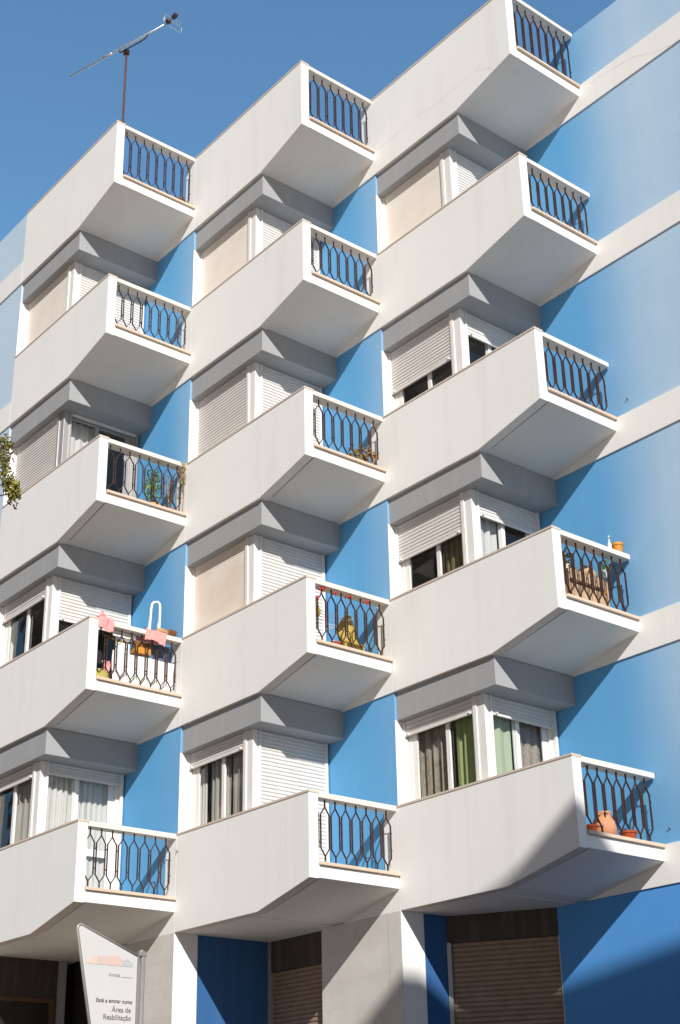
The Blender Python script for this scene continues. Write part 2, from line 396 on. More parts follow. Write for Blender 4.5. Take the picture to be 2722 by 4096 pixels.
P('back_wall', MB().box((-9, 15.8, GZ), (13.83, 16, FZ[0] + 0.3)), M['white'])
P('side_wall', MB().box((-9, JY[0] + 0.22, GZ), (-8.83, 15.8, top)), M['white'])
# roof slab following the stepped outline
P('roof_slab', MB().prism_z([(-8.83, 0.2), (vx(0), 0.2), (vx(0), JY[1] + 0.1), (vx(1), JY[1] + 0.1), (vx(1), JY[2] + 0.1), (vx(2), JY[2] + 0.1), (vx(2), JY[3] + 0.1), (13.83, JY[3] + 0.1), (13.83, 15.8), (-8.83, 15.8)], FZ[0] + 0.02, FZ[0] + 0.28), M['white'])
# white bands along each floor on the blue walls
for f in range(5):
    z = FZ[f]
    P('white_band', MB().box((-9.01, JY[0] - 0.0, z), (JX[0] - 0.003, JY[0] + 0.12, z + HS)), M['band'])
    for k in (0, 1):
        P('white_band', MB().box((JX[k] + WB[k] - 0.06, JY[k + 1], z), (JX[k + 1] - 0.003, JY[k + 1] + 0.12, z + HS)).box((JX[k + 1] - 0.27, JY[k + 1], z + HS), (JX[k + 1] - 0.003, JY[k + 1] + 0.12, z + par_h(f) - 0.012)), M['band'])
    P('white_band', MB().box((JX[2] + WB[2] - 0.06, JY[3], z), (14.02, JY[3] + 0.12, z + HS)), M['band'])

# railing of repeated stretched hexagons
def railing(k, f):
    m = MB(); xr = JX[k] + LB[k] - 0.085
    z0 = FZ[f] + HS; z1 = FZ[f] + par_h(f) - 0.075
    h = z1 - z0; pitch = 0.1705; y1 = JY[k] + DB[k] - 0.123; hw = pitch / 2 - 0.017
    w, d = 0.0115, 0.022
    za, zb, zc, zd = z0 + 0.095, z0 + 0.205 - 0.01, z1 - 0.19, z1 - 0.085
    j = lambda: random.uniform(-0.0015, 0.0015)
    for i in range(9):
        y = y1 - pitch * i + j()
        lo = JY[k] + 0.152
        if y > lo:
            m.bar((xr, y, z0 - 0.002), (xr, y, za), w, d); m.bar((xr, y, zd), (xr, y, z1), w, d)
        for s in (1, -1):
            yy = y + s * hw
            if yy < lo: continue
            yc = max(y, lo)
            m.bar((xr, yc, za), (xr, yy, zb), w * 0.85, d * 0.9); m.bar((xr, yy, zc), (xr, yc, zd), w * 0.85, d * 0.9)
            m.bar((xr, yy, zb - 0.006), (xr, yy, zc + 0.006), w, d)
        ym = y - pitch / 2
        if ym - 0.02 > lo:
            for zz in (zb + 0.18 * (zc - zb), zc - 0.18 * (zc - zb)): m.bar((xr, ym - 0.018, zz), (xr, ym + 0.018, zz), 0.014, d * 0.8)
    # two fixing lugs into the neighbouring wall
    for zz in (zb + 0.10, zc - 0.10): m.bar((xr + 0.004, y1 + hw - 0.004, zz), (xr + 0.004, y1 + hw + 0.018, zz), 0.012, 0.016)
    return m

def balcony(k, f):
    jx, jy, z, L, D, w = JX[k], JY[k], FZ[f], LB[k], DB[k], WB[k]
    hp = par_h(f)
    m = MB()
    m.prism_y([(jx, z), (jx + w, z), (jx + L, z + HO), (jx + L, z + hp - 0.032), (jx, z + hp - 0.032)], jy, jy + 0.15)
    e = 0.010
    x0 = jx + w - 0.36
    m.prism_y([(x0, z + 0.012), (jx + w - 0.01, z + 0.012), (jx + w, z + 0.012), (jx + L - 0.003, z + HO + 0.010), (jx + L - 0.003, z + HS - 0.045), (jx + L - 0.18, z + HS - 0.045), (jx + L - 0.18, z + 0.34), (x0, z + 0.30)], jy + 0.15, jy + D + 0.02)
    b = P('balcony', m, [M['white'], M['soffit'], M['stain']], bevel=0.006)
    if f >= 2:                                      # joint line along the underside, inside the parapet
        P('drip_joint', MB().prism_y([(jx + w + 0.10, z + 0.012 + 0.02), (jx + L - 0.02, z + HO - 0.002), (jx + L - 0.02, z + HO + 0.03), (jx + w + 0.10, z + 0.06)], jy + 0.150, jy + 0.166), M['groove'], b)
    for p in b.data.polygons:
        if p.normal.z < -0.5: p.material_index = 2 if (f >= 3 and p.center.y + wloc(b).y < jy + 0.15) else 1
    P('coping', MB().box((jx + 0.0, jy - 0.008, z + hp - 0.032), (jx + L + 0.006, jy + 0.158, z + hp)), M['stone'], b, bevel=0.004)
    P('handrail', MB().box((jx + L - 0.19, jy + 0.158, z + hp - 0.075), (jx + L - 0.012, jy + D - 0.002, z + hp - 0.004)), M['capst'], b, bevel=0.006)
    P('sill', MB().box((jx + L - 0.20, jy + 0.152, z + HS - 0.042), (jx + L + 0.035, jy + D - 0.003, z + HS)), M['sillst'], b, bevel=0.005)
    P('railing', railing(k, f), M['iron'], b)
    return b

for f in range(5):
    for k in range(3): balcony(k, f)

# shutter curtain: real slats. axis 'x' (faces -y) or 'y' (faces +x)
def shutter_mesh(axis, a0, a1, face, z0, z1, pitch=0.052, bulge=0.009, gap=0.006):
    m = MB(); prof = []
    n = max(1, int(round((z1 - z0 - 0.045) / pitch))); zz = z1
    pr = []
    pitch = (z1 - z0 - 0.045) / n if z1 - z0 > 0.1 else pitch
    for i in range(n):
        t = z1 - i * pitch
        pr += [(0.0, t), (-bulge, t - 0.22 * pitch), (-bulge, t - 0.72 * pitch), (0.0, t - 0.90 * pitch), (gap, t - 0.92 * pitch), (gap, t - 0.995 * pitch)]
    zb = z0 + 0.045
    pr += [(0.0, zb), (-0.014, zb - 0.002), (-0.014, z0), (0.012, z0)]
    for (d0, za), (d1, zb_) in zip(pr, pr[1:]):
        if axis == 'x': m.quad((a0, face + d0, za), (a0, face + d1, zb_), (a1, face + d1, zb_), (a1, face + d0, za))
        else: m.quad((face - d0, a0, za), (face - d1, a0, zb_), (face - d1, a1, zb_), (face - d0, a1, za))
    # back skin
    if axis == 'x': m.quad((a0, face + 0.015, z0), (a1, face + 0.015, z0), (a1, face + 0.015, z1), (a0, face + 0.015, z1))
    else: m.quad((face - 0.015, a0, z0), (face - 0.015, a1, z0), (face - 0.015, a1, z1), (face - 0.015, a0, z1))
    # two rubber stoppers on the bottom bar
    for t in (a0 + 0.06, a1 - 0.06):
        if axis == 'x': m.box((t - 0.012, face - 0.045, z0 + 0.010), (t + 0.012, face - 0.013, z0 + 0.034))
        else: m.box((face + 0.013, t - 0.012, z0 + 0.010), (face + 0.045, t + 0.012, z0 + 0.034))
    return m

def bx(axis, face, a0, a1, d0, d1, z0, z1, m):      # box given along-axis span, depth span behind the face
    if axis == 'x': m.box((a0, face + d0, z0), (a1, face + d1, z1))
    else: m.box((face - d1, a0, z0), (face - d0, a1, z1))

def window(name, axis, face, a0, a1, z0, z1, cover, shmat, lead, mid, midrail=None, al='frame', open_leaf=False):
    """guides + fixed frame + two sliding leaves; shutter covers `cover` of the visible height (z from vis to z1)"""
    m = MB()
    bx(axis, face, a0, a0 + 0.035, -0.012, 0.05, z0, z1, m); bx(axis, face, a1 - 0.045, a1, -0.012, 0.05, z0, z1, m)
    bx(axis, face, a0, a0 + lead[0] * 0.5, 0.05, 0.10, z0, z1, m); bx(axis, face, a1 - lead[1] * 0.5, a1, 0.05, 0.10, z0, z1, m)
    bx(axis, face, a0, a1, 0.05, 0.10, z0, z0 + 0.06, m); bx(axis, face, a0, a1, 0.05, 0.10, z1 - 0.03, z1, m)
    w = P(name, m, M[al], bevel=0.003)
    zs = z1 - cover * 1.15 if cover < 0.999 else z0 + 0.012
    P('shutter', shutter_mesh(axis, a0 + 0.036, a1 - 0.046, face + (0.012 if axis == 'x' else -0.012), max(zs, z0 + 0.012), z1, *((0.040, 0.0018, 0.0005) if shmat != 'shw' and axis == 'x' else (0.052, 0.009))), M[shmat], w)
    if cover < 0.999:
        i0, i1 = a0 + lead[0] * 0.5, a1 - lead[1] * 0.5
        for n, (b0, b1, dd, s0, s1) in enumerate(((i0, mid + 0.04, 0.058, lead[0] * 0.5, 0.07), (mid - 0.05, i1, 0.085, 0.07, lead[1] * 0.5))):
            if open_leaf and n == 1: b0, b1 = i0 + 0.05, mid - 0.02
            lm = MB(); s0, s1 = max(s0, 0.045), max(s1, 0.045)
            bx(axis, face, b0, b0 + s0, dd, dd + 0.025, z0 + 0.06, z1 - 0.03, lm); bx(axis, face, b1 - s1, b1, dd, dd + 0.025, z0 + 0.06, z1 - 0.03, lm)
            bx(axis, face, b0 + s0, b1 - s1, dd, dd + 0.025, z0 + 0.06, z0 + 0.12, lm); bx(axis, face, b0 + s0, b1 - s1, dd, dd + 0.025, z1 - 0.09, z1 - 0.03, lm)
            if midrail: bx(axis, face, b0 + s0, b1 - s1, dd, dd + 0.025, z0 + midrail, z0 + midrail + 0.10, lm)
            P('sash', lm, M[al], w, bevel=0.003)
            gm = MB()
            zb, zt = z0 + 0.11, z1 - 0.08; q = dd + 0.012
            if axis == 'x': gm.quad((b0 + s0 - 0.005, face + q, zb), (b1 - s1 + 0.005, face + q, zb), (b1 - s1 + 0.005, face + q, zt), (b0 + s0 - 0.005, face + q, zt))
            else: gm.quad((face - q, b0 + s0 - 0.005, zb), (face - q, b1 - s1 + 0.005, zb), (face - q, b1 - s1 + 0.005, zt), (face - q, b0 + s0 - 0.005, zt))
            P('pane', gm, M['glass'], w, recalc=False)
    return w

def curtain(axis, face, a0, a1, z0, z1, mat, label, amp=0.022, waves=6.0, depth=0.17, group='curtains behind the window panes'):
    ph = random.uniform(0, 6); w2 = waves * random.uniform(1.6, 1.9)
    def fn(u, v):
        a = a0 + (a1 - a0) * u; z = z0 + (z1 - z0) * v
        d = depth + amp * math.sin(u * waves * 6.283 + ph + 0.25 * math.sin(v * 3)) + 0.4 * amp * math.sin(u * w2 * 6.283 + ph * 2) + 0.01 * (1 - v) * math.sin(u * 9 + ph)
        a += 0.012 * math.sin(u * waves * 6.283 * 2 + ph)
        return (a, face + d, z) if axis == 'x' else (face - d, a, z)
    o = MB().grid(max(24, int(waves * 12)), 6, fn).build('curtain', mat, recalc=False)
    return tag(o, label, 'curtain', group)

# windows: bay, storey (1 = under the roof terrace): (u cover, u colour, v cover, v colour)
SPEC = {
    (0, 1): (1.0, 'shc', 1.0, 'shw'), (0, 2): (1.0, 'shw', 0.0, 'shw'), (0, 3): (0.25, 'shw', 0.60, 'shw'), (0, 4): (0.175, 'shw', 0.158, 'shw'),
    (1, 1): (1.0, 'shc', 1.0, 'shw'), (1, 2): (1.0, 'shw', 1.0, 'shw'), (1, 3): (1.0, 'shs', 1.0, 'shw'), (1, 4): (0.203, 'shw', 1.0, 'shw'),
    (2, 1): (1.0, 'shc', 1.0, 'shw'), (2, 2): (0.635, 'shw', 0.332, 'shw'), (2, 3): (0.495, 'shw', 0.313, 'shw'), (2, 4): (0.185, 'shw', 0.222, 'shw'),
}
for (k, s), (cu, mu, cv, mv) in SPEC.items():
    jx, jy, w, D = JX[k], JY[k], WB[k], DB[k]
    zf = FZ[s]; zt = FZ[s - 1] - LINT
    X = vx(k); ux1 = X - 0.165
    # grey lintel and the white reveal of the recess
    P('lintel', MB().box((jx + 0.001, jy + SW + 0.030, zt), (jx + w, jy + D + SW + 0.012, FZ[s - 1] + 0.004)), M['grey'], bevel=0.006)
    P('reveal', MB().box((jx - 0.004, jy + SW - 0.003, zf + par_h(s) - 0.03), (jx + 0.001, jy + 0.40, zt)), M['band'])
    win = window('window', 'x', jy + 0.165, jx + 0.002, ux1, zf + par_h(s) - 0.05, zt, cu, mu, (0.2, 0.03), jx + 0.78)
    al = 'greyal' if (k, s) == (0, 2) else 'frame'
    door = window('balcony_door', 'y', X, jy + 0.265, jy + D - 0.005, zf + 0.302, zt, cv if cv > 0 else 0.045, mv, (0.06, 0.2), jy + 0.80, midrail=0.95 if cv < 1 and s == 4 else None, al=al)
    # corner post with a shadow groove
    pm = MB().box((ux1, jy + 0.165, zf + par_h(s) - 0.05), (X - 0.03, jy + 0.27, zt)).box((X - 0.035, jy + 0.165, zf + 0.30), (X, jy + 0.235, zt)).box((X - 0.10, jy + 0.23, zf + 0.30), (X - 0.006, jy + 0.27, zt)).box((ux1 - 0.03, jy + 0.148, zf + par_h(s) - 0.05), (ux1 + 0.03, jy + 0.20, zt))
    P('corner_post', pm, M[al], bevel=0.004)
    # the room behind: floor, ceiling, back and side walls (open to the two windows)
    rx0, rx1, ry0, ry1, rz0, rz1 = jx - 0.9, X - 0.13, jy + 0.30, jy + 4.6, zf + 0.30, zt - 0.004
    rm = MB()
    rm.quad((rx0, ry0, rz0), (X - 0.05, ry0, rz0), (X - 0.05, ry1, rz0), (rx0, ry1, rz0)); rm.quad((rx0, ry0, rz1), (rx0, ry1, rz1), (X - 0.14, ry1, rz1), (X - 0.14, ry0, rz1))
    rm.quad((rx0, ry0, rz0), (rx0, ry1, rz0), (rx0, ry1, rz1), (rx0, ry0, rz1)); rm.quad((rx0, ry1, rz0), (rx1, ry1, rz0), (rx1, ry1, rz1), (rx0, ry1, rz1))
    rm.quad((rx1, jy + D + 0.1, rz0), (rx1, jy + D + 0.1, rz1), (rx1, ry1, rz1), (rx1, ry1, rz0)); rm.quad((rx0, ry0, rz0), (rx0, ry0, rz1), (jx + 0.0, ry0, rz1), (jx + 0.0, ry0, rz0))
    rm.quad((jx - 0.01, ry0 + 0.03, rz0), (jx - 0.01, ry0 + 0.03, zf + 1.3), (X - 0.05, ry0 + 0.03, zf + 1.3), (X - 0.05, ry0 + 0.03, rz0))
    P('room_interior', rm, M['room'], recalc=False)

# curtains (hang behind the panes, one object each)
def ucur(k, s, x0, x1, mat, label, **kw):
    return curtain('x', JY[k] + 0.165, JX[k] + x0, JX[k] + x1, FZ[s] + 0.75, FZ[s - 1] - LINT - 0.05, M[mat], label, **kw)
def vcur(k, s, y0, y1, mat, label, **kw):
    return curtain('y', vx(k), JY[k] + y0, JY[k] + y1, FZ[s] + 0.34, FZ[s - 1] - LINT - 0.05, M[mat], label, **kw)
vcur(0, 2, 0.30, 0.85, 'cur_w', 'white sheer curtain in the only shutterless balcony door, third row of balconies at left', waves=4)
ucur(0, 4, 0.55, 1.33, 'cur_g', 'grey sheer curtain in lower left side window, nearest the left picture edge', waves=5)
vcur(0, 4, 0.30, 0.84, 'cur_w', 'white pleated sheer in left leaf of lowest left balcony door', waves=6, amp=0.016)
vcur(0, 4, 0.86, 1.40, 'cur_w', 'white pleated sheer in right leaf of lowest left balcony door', waves=6, amp=0.016)
ucur(1, 4, 0.08, 0.24, 'cur_w', 'narrow white curtain strip at left edge of lowest middle window', waves=2)
ucur(1, 4, 0.36, 0.80, 'cur_g', 'grey curtain in left pane of lowest middle window', waves=4)
ucur(1, 4, 0.84, 1.34, 'cur_g', 'grey curtain in right pane of lowest middle window', waves=4)
ucur(2, 3, 0.80, 1.36, 'cur_o', 'olive curtain below the half lowered shutter, right bay second window from bottom', waves=5)
vcur(2, 3, 0.42, 0.80, 'cur_w', 'white sheer in balcony door behind the right balcony with bottle and pot on its rail', waves=3)
ucur(2, 4, 0.16, 0.76, 'cur_l', 'dark lace curtain in left pane of lowest right window', waves=4, amp=0.035)
ucur(2, 4, 0.80, 1.36, 'cur_gr', 'green curtain drawn in right pane of lowest right window', waves=4, amp=0.03)
vcur(2, 4, 0.28, 0.80, 'cur_gr2', 'pale green curtain in left leaf of lowest right balcony door', waves=3)
vcur(2, 4, 0.84, 1.42, 'cur_l', 'lace curtain in right leaf of lowest right balcony door', waves=4)

# ---------------- street level
def street_pier(k):                                   # white return at the start of a bay, coloured wall behind it
    return MB().box((JX[k] - 0.25, JY[k] + 0.0, GZ), (JX[k], JY[k] + 0.385, 0.0))
SOF = 0.0
# flat ceilings over the recessed shop fronts
for k in range(3):
    P('arcade_ceiling', MB().box((JX[k] - 0.9, JY[k] + 0.151, SOF + 0.001), (JX[k] + WB[k] - 0.33, JY[k] + DB[k] + 0.30, SOF + 0.25)), M['soffit'])
P('pier', street_pier(0), M['white']); P('pier', street_pier(1), M['white']); P('pier', street_pier(2), M['white'])
# tiled front walls under the middle and left bays (plane of the next bay)
P('tiled_wall', MB().box((JX[0] + 1.36, JY[1] + 0.001, GZ), (JX[1] - 0.25, JY[1] + 0.16, -0.001)), M['tile'])
P('tiled_wall', MB().box((JX[1] + 1.36, JY[2] + 0.001, GZ), (JX[2] - 0.25, JY[2] + 0.16, -0.001)), M['tile'])
P('tiled_wall', MB().box((JX[1] - 0.249, JY[1] - 0.004, GZ), (JX[1] - 0.0, JY[1] + 0.0, -0.001)), M['tile'])
P('tiled_wall', MB().box((JX[2] - 0.249, JY[2] - 0.004, GZ), (JX[2] - 0.0, JY[2] + 0.0, -0.001)), M['tile'])
# middle bay: blue side wall, brown shutter behind the tiled wall
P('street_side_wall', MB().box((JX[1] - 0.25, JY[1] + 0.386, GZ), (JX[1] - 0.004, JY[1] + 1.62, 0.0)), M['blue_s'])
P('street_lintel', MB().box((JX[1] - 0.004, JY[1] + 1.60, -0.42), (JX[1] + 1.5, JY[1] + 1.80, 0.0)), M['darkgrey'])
rs = P('roller_shutter', shutter_mesh('x', JX[1] + 0.05, JX[1] + 1.5, JY[1] + 1.64, GZ, -0.42, pitch=0.062, bulge=0.014), M['shb'])
P('frame', MB().box((JX[1] - 0.002, JY[1] + 1.58, GZ), (JX[1] + 0.05, JY[1] + 1.70, -0.0)), M['greyal'], rs)
# right bay: blue return, then a shutter set at an angle
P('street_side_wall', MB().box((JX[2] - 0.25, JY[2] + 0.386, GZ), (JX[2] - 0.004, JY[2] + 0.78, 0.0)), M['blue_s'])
a, b = Vector((JX[2] - 0.002, JY[2] + 0.78, 0)), Vector((JX[2] + 1.275, JY[3] + 0.03, 0))
d = (b - a); Ld = d.length; d.normalize(); nrm = Vector((d.y, -d.x, 0))
def diag(m):                                           # meshes built along +x at origin facing -y, then turned onto the slanted line
    mt = Matrix(((d.x, -nrm.x, 0, a.x), (d.y, -nrm.y, 0, a.y), (0, 0, 1, 0), (0, 0, 0, 1)))
    bmesh.ops.transform(m.bm, matrix=mt, verts=m.bm.verts[:]); return m
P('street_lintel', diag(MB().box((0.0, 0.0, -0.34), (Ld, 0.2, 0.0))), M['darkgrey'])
rs = P('roller_shutter', diag(shutter_mesh('x', 0.06, Ld - 0.03, 0.04, GZ, -0.34, pitch=0.062, bulge=0.014)), M['shb'])
P('frame', diag(MB().box((0.0, 0.0 - 0.02, GZ), (0.055, 0.10, -0.34)).box((Ld - 0.028, 0.0, GZ), (Ld - 0.002, 0.10, -0.34))), M['greyal'], rs)
# left bay: dark entrance
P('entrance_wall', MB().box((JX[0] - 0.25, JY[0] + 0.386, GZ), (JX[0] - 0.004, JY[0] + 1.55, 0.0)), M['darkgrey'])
en = P('entrance_door', MB().box((JX[0] - 0.004, 0.42, -0.62), (JX[0] + 0.03, 1.50, -0.56)).box((JX[0] - 0.004, 0.42, GZ), (JX[0] + 0.03, 0.50, -0.62)).box((JX[0] - 0.004, 1.42, GZ), (JX[0] + 0.03, 1.50, -0.62)), M['woodd'])
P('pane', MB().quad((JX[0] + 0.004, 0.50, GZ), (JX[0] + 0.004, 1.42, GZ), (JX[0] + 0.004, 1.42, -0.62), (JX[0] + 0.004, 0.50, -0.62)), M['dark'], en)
P('entrance_post', MB().box((JX[0] - 0.02, 1.551, GZ), (JX[0] + 0.06, 1.66, 0.0)), M['grey'])
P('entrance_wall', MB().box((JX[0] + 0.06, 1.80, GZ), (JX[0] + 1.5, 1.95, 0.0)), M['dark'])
# rusty wall hooks
for hx, hy, hz in ((9.40, JY[3] + SW, 6.46), (9.29, JY[3] + SW, 0.64), (3.175, JY[1], 1.09)):
    P('wall_hook', MB().tube([(hx, hy + .01, hz), (hx, hy - .018, hz), (hx + .006, hy - .026, hz + .01), (hx + .006, hy - .026, hz + .026)], .004, 6).box((hx - .010, hy - .004, hz - .012), (hx + .010, hy + .004, hz + .012)), M['rust'])
# hairline cracks on the top parapet and the band
def crack(pts, y, name='crack'):
    m = MB(); w = 0.0045
    P3 = [(p[0] + random.uniform(-.01, .01), p[1]) for p in pts]; fine = []
    for (x0, z0), (x1, z1) in zip(P3, P3[1:]):
        for i in range(5):
            t = i / 5; fine.append((x0 + (x1 - x0) * t + random.uniform(-.006, .006), z0 + (z1 - z0) * t + random.uniform(-.008, .008)))
    fine.append(P3[-1])
    for (x0, z0), (x1, z1) in zip(fine, fine[1:]):
        ww = w * random.uniform(0.4, 1.0)
        m.quad((x0, y - 0.002, z0 - ww / 2), (x1, y - 0.002, z1 - ww / 2), (x1, y - 0.002, z1 + ww / 2), (x0, y - 0.002, z0 + ww / 2))
    P(name, m, M['crackm'], recalc=False)
z0 = FZ[0]
crack([(JX[2] + a_, z0 + b_) for a_, b_ in ((0.11, .42), (.51, .44), (.97, .49), (1.27, .44), (1.42, .40), (1.76, .42), (2.19, .43))], JY[2])
crack([(JX[2] + a_, z0 + b_) for a_, b_ in ((2.33, .45), (2.68, .26))], JY[2])
crack([(9.43, 11.92), (9.81, 11.90), (10.22, 11.85), (10.56, 11.66), (10.93, 11.57), (11.3, 11.6)], JY[3])

# ------------------------------------------------------------------ rooftop antenna
AX, AY = 2.955, 0.205
at = thing('tv_antenna', 'rusty roof mast carrying a long thin television antenna', 'antenna', (AX, AY, FZ[0] + 0.3))
P('mast', MB().tube([(AX, AY, FZ[0] + 0.3), (AX, AY, 14.80)], 0.020, 10).tube([(AX, AY, 13.2), (AX, AY, 13.34)], 0.028, 10), M['rust'], at, smooth=True)
P('cable', MB().tube([(AX + .022, AY - .01, 14.75), (AX + .024, AY + .004, 14.2), (AX + .023, AY - .006, 13.6), (AX + .03, AY, 13.3), (AX + .06, AY + .02, 13.18), (AX + .05, AY + .03, 13.08), (AX + .02, AY + .02, 12.7), (AX + .04, AY + .02, FZ[0] + .3)], 0.006, 6), M['iron'], at)
e0, e1 = Vector((1.754, -0.217, 14.90)), Vector((3.813, 0.413, 14.90)); bd = (e1 - e0).normalized(); pd = Vector((-bd.y, bd.x, 0))
bm_ = MB().tube([e0, e1], 0.014, 8).tube([e0 + bd * 0.78, e0 + bd * 0.99], 0.020, 8)
P('boom', bm_, M['alu'], at, smooth=True)
dr = MB()
for i in range(17):
    c = e0 + bd * (0.06 + 1.80 * i / 16) + Vector((0, 0, 0.012)); dr.tube([c - pd * 0.05, c + pd * 0.05], 0.0035, 5)
P('director_rod', dr, M['alu'], at)
q = lambda t, dz: e0 + (e1 - e0) * t + Vector((0, 0, dz))
P('bracket', MB().tube([q(.54, .0), q(.535, -.05), q(.55, -.085), q(.60, -.085), q(.667, -.085), q(.76, -.085), q(.815, -.07), q(.83, -.03), q(.835, 0)], 0.012, 8).box((AX - .04, AY - .04, 14.76), (AX + .04, AY + .04, 14.85)), M['iron'], at, smooth=False)
E = e1; pd = (pd * .92 + Vector((0, 0, .30)))
P('dipole', MB().tube([E + Vector((0, 0, .02)), E + Vector((0, 0, .17)), E + Vector((0, 0, .26)) + pd * .04, E + Vector((0, 0, .26)) + pd * .50], 0.007, 6)
  .tube([E + Vector((0, 0, .17)), E + Vector((0, 0, .18)) + pd * .45, E + Vector((0, 0, .16)) + pd * .50, E + Vector((0, 0, .05)) + pd * .50, E + Vector((0, 0, .03)) + pd * .42, E + bd * .02 + pd * .25 + Vector((0, 0, .02)), E + bd * .05], 0.007, 6), M['alu'], at, smooth=True)
P('junction_box', MB().lathe(E + bd * 0.10 + Vector((0, 0, .02)), [(0.02, -.03), (.045, -.02), (.05, .03), (.03, .05)], 10).box(E + bd * .16 + Vector((0, 0, .06)), E + bd * .22 + Vector((.05, .05, .11))), M['iron'], at)

# ------------------------------------------------------------------ things on the balconies
def pot(name, c, r, h, mat, label, cat='flower pot', parent=None, group=None):
    t = thing(name, label, cat, c, group or ('potted plants on the balconies' if name == 'potted_plant' else 'flower pots on the balconies'))
    P('body', MB().lathe(c, [(r * .68, 0), (r * .95, h * .78), (r * 1.04, h * .78), (r * 1.06, h), (r * .94, h), (r * .90, h * .86)], 20), M[mat], t)
    P('soil', MB().lathe((c[0], c[1], c[2] + h * .80), [(0.001, .002), (r * .93, .003)], 14, cap=False), M['soil'], t)
    return t
def plant_leaves(c, r, h, n, size, taper=0.5):
    m = MB()
    for i in range(n):
        v = random.random(); rr = r * math.sqrt(random.random()) * (1 - taper * abs(v - .45)); an = random.uniform(0, 6.283)
        m.leaf((c[0] + rr * math.cos(an), c[1] + rr * math.sin(an), c[2] + h * v), size)
    return m
def stems(c, r, h, n, rad=0.004):
    m = MB()
    for i in range(n):
        an = random.uniform(0, 6.283); k = random.uniform(.2, .9)
        m.tube([c, (c[0] + r * .4 * k * math.cos(an), c[1] + r * .4 * k * math.sin(an), c[2] + h * .5), (c[0] + r * k * math.cos(an), c[1] + r * k * math.sin(an), c[2] + h * random.uniform(.7, 1))], [rad, rad * .8, rad * .4], 5)
    return m
bf = lambda f: FZ[f] + 0.335                          # balcony floor
# roof terrace, left
x = JX[0] + LB[0]
t = pot('flower_pot', (x - .12, DB[0] - .22, FZ[0] + HS), .085, .12, 'woodd', 'small brown pot on left roof terrace sill behind railing')
# left bay, third row: green plant, dried plant, dry climber
t = pot('potted_plant', (x - .24, 1.10, bf(2) + .02), .13, .22, 'terra', 'leafy green potted plant behind railing of left third row balcony', 'plant')
P('foliage', plant_leaves((x - .24, 1.10, bf(2) + .25), .13, .58, 330, .030), M['leaf'], t, recalc=False); P('stem', stems((x - .24, 1.10, bf(2) + .2), .12, .55, 9), M['bark'], t)
t = pot('potted_plant', (x - .20, 1.38, FZ[2] + HS - .1), .085, .20, 'potred', 'half dried yellowing plant in orange pot beside the green plant', 'plant')
P('foliage', plant_leaves((x - .20, 1.38, FZ[2] + .62), .11, .52, 90, .026), M['leafd'], t, recalc=False); P('stem', stems((x - .20, 1.38, FZ[2] + .6), .12, .55, 10), M['leafd'], t)
t = thing('climbing_plant', 'dry beige climber tuft hanging at right end of left third row railing', 'plant', (x - .03, 1.50, FZ[2] + HS))
P('foliage', plant_leaves((x + .0, 1.48, FZ[2] + .98), .055, .36, 120, .022, 0), M['leafd'], t, recalc=False); P('stem', MB().tube([(x - .04, 1.52, FZ[2] + HS), (x - .03, 1.53, FZ[2] + .8), (x - .0, 1.49, FZ[2] + 1.34)], .006, 5), M['leafd'], t)
# middle bay, third row: brown plant
x = JX[1] + LB[1]; y = JY[1]
t = pot('potted_plant', (x - .22, y + 1.20, FZ[2] + HS - .12), .11, .16, 'terra', 'withered brown plant at right end of middle third row balcony', 'plant')
P('foliage', plant_leaves((x - .18, y + 1.17, FZ[2] + .47), .24, .30, 360, .032, .3), M['leafb'], t, recalc=False); P('stem', stems((x - .22, y + 1.2, FZ[2] + .46), .2, .26, 10), M['bark'], t)

# left bay, fourth row: cloths, ladder, brushes, boxes
x = JX[0] + LB[0]; z = FZ[3]; ct = z + par_h(3)
def cloth_over(label, y0, y1, x_in, x_out, drop_in, drop_out, ztop, seed):
    rnd = random.Random(seed); p1, p2 = rnd.uniform(0, 6), rnd.uniform(0, 6)
    tot = drop_in + (x_out - x_in) + drop_out
    def fn(u, v):
        yv = y0 + (y1 - y0) * u; s = v * tot
        wob = .012 * math.sin(u * 9 + p1) + .008 * math.sin(u * 17 + v * 5 + p2)
        if s < drop_in: xx, zz = x_in - .012 + wob * .3, ztop - (drop_in - s)
        elif s < drop_in + x_out - x_in: xx, zz = x_in + s - drop_in, ztop + .012 + .012 * math.sin(u * 7 + p1) ** 2
        else:
            dd = s - drop_in - (x_out - x_in); xx, zz = x_out + .016 + abs(wob) + .02 * dd / drop_out * math.sin(u * 8 + p2), ztop - dd * (1 + .18 * math.sin(u * 3.1 + p1))
        edge = (abs(2 * u - 1) ** 6) * .03 * v
        return (xx, yv + .012 * math.sin(v * 6 + p2) - (edge if u > .5 else -edge), zz)
    o = MB().grid(26, 26, fn).build('cloth', M['polka'], recalc=False)
    return tag(o, label, 'cloth', 'pink polka dot cloths airing on the left balcony')
cloth_over('pink polka dot cloth crumpled over parapet corner at rail start', .12, .40, x - .19, x + .006, .05, .17, ct + .012, 2)
cloth_over('pink polka dot cloth hung flat over handrail beside brushes', .90, 1.29, x - .19, x - .010, .12, .19, ct + .002, 5)
m = MB()
c0 = Vector((x - .20, .27, ct + .03))
for i in range(3): m.tube([c0 + Vector((-.05 + .05 * i, -.09, 0)), c0 + Vector((-.03 + .05 * i, .0, .055 + .02 * i)), c0 + Vector((0 + .04 * i, .10, 0))], [.02, .045, .018], 10)
uv = m.bm.loops.layers.uv.verify()
for fc in m.bm.faces:
    fc.smooth = True
    for lp in fc.loops: lp[uv].uv = (lp.vert.co.y * 2.6, lp.vert.co.z * 2.6 + lp.vert.co.x)
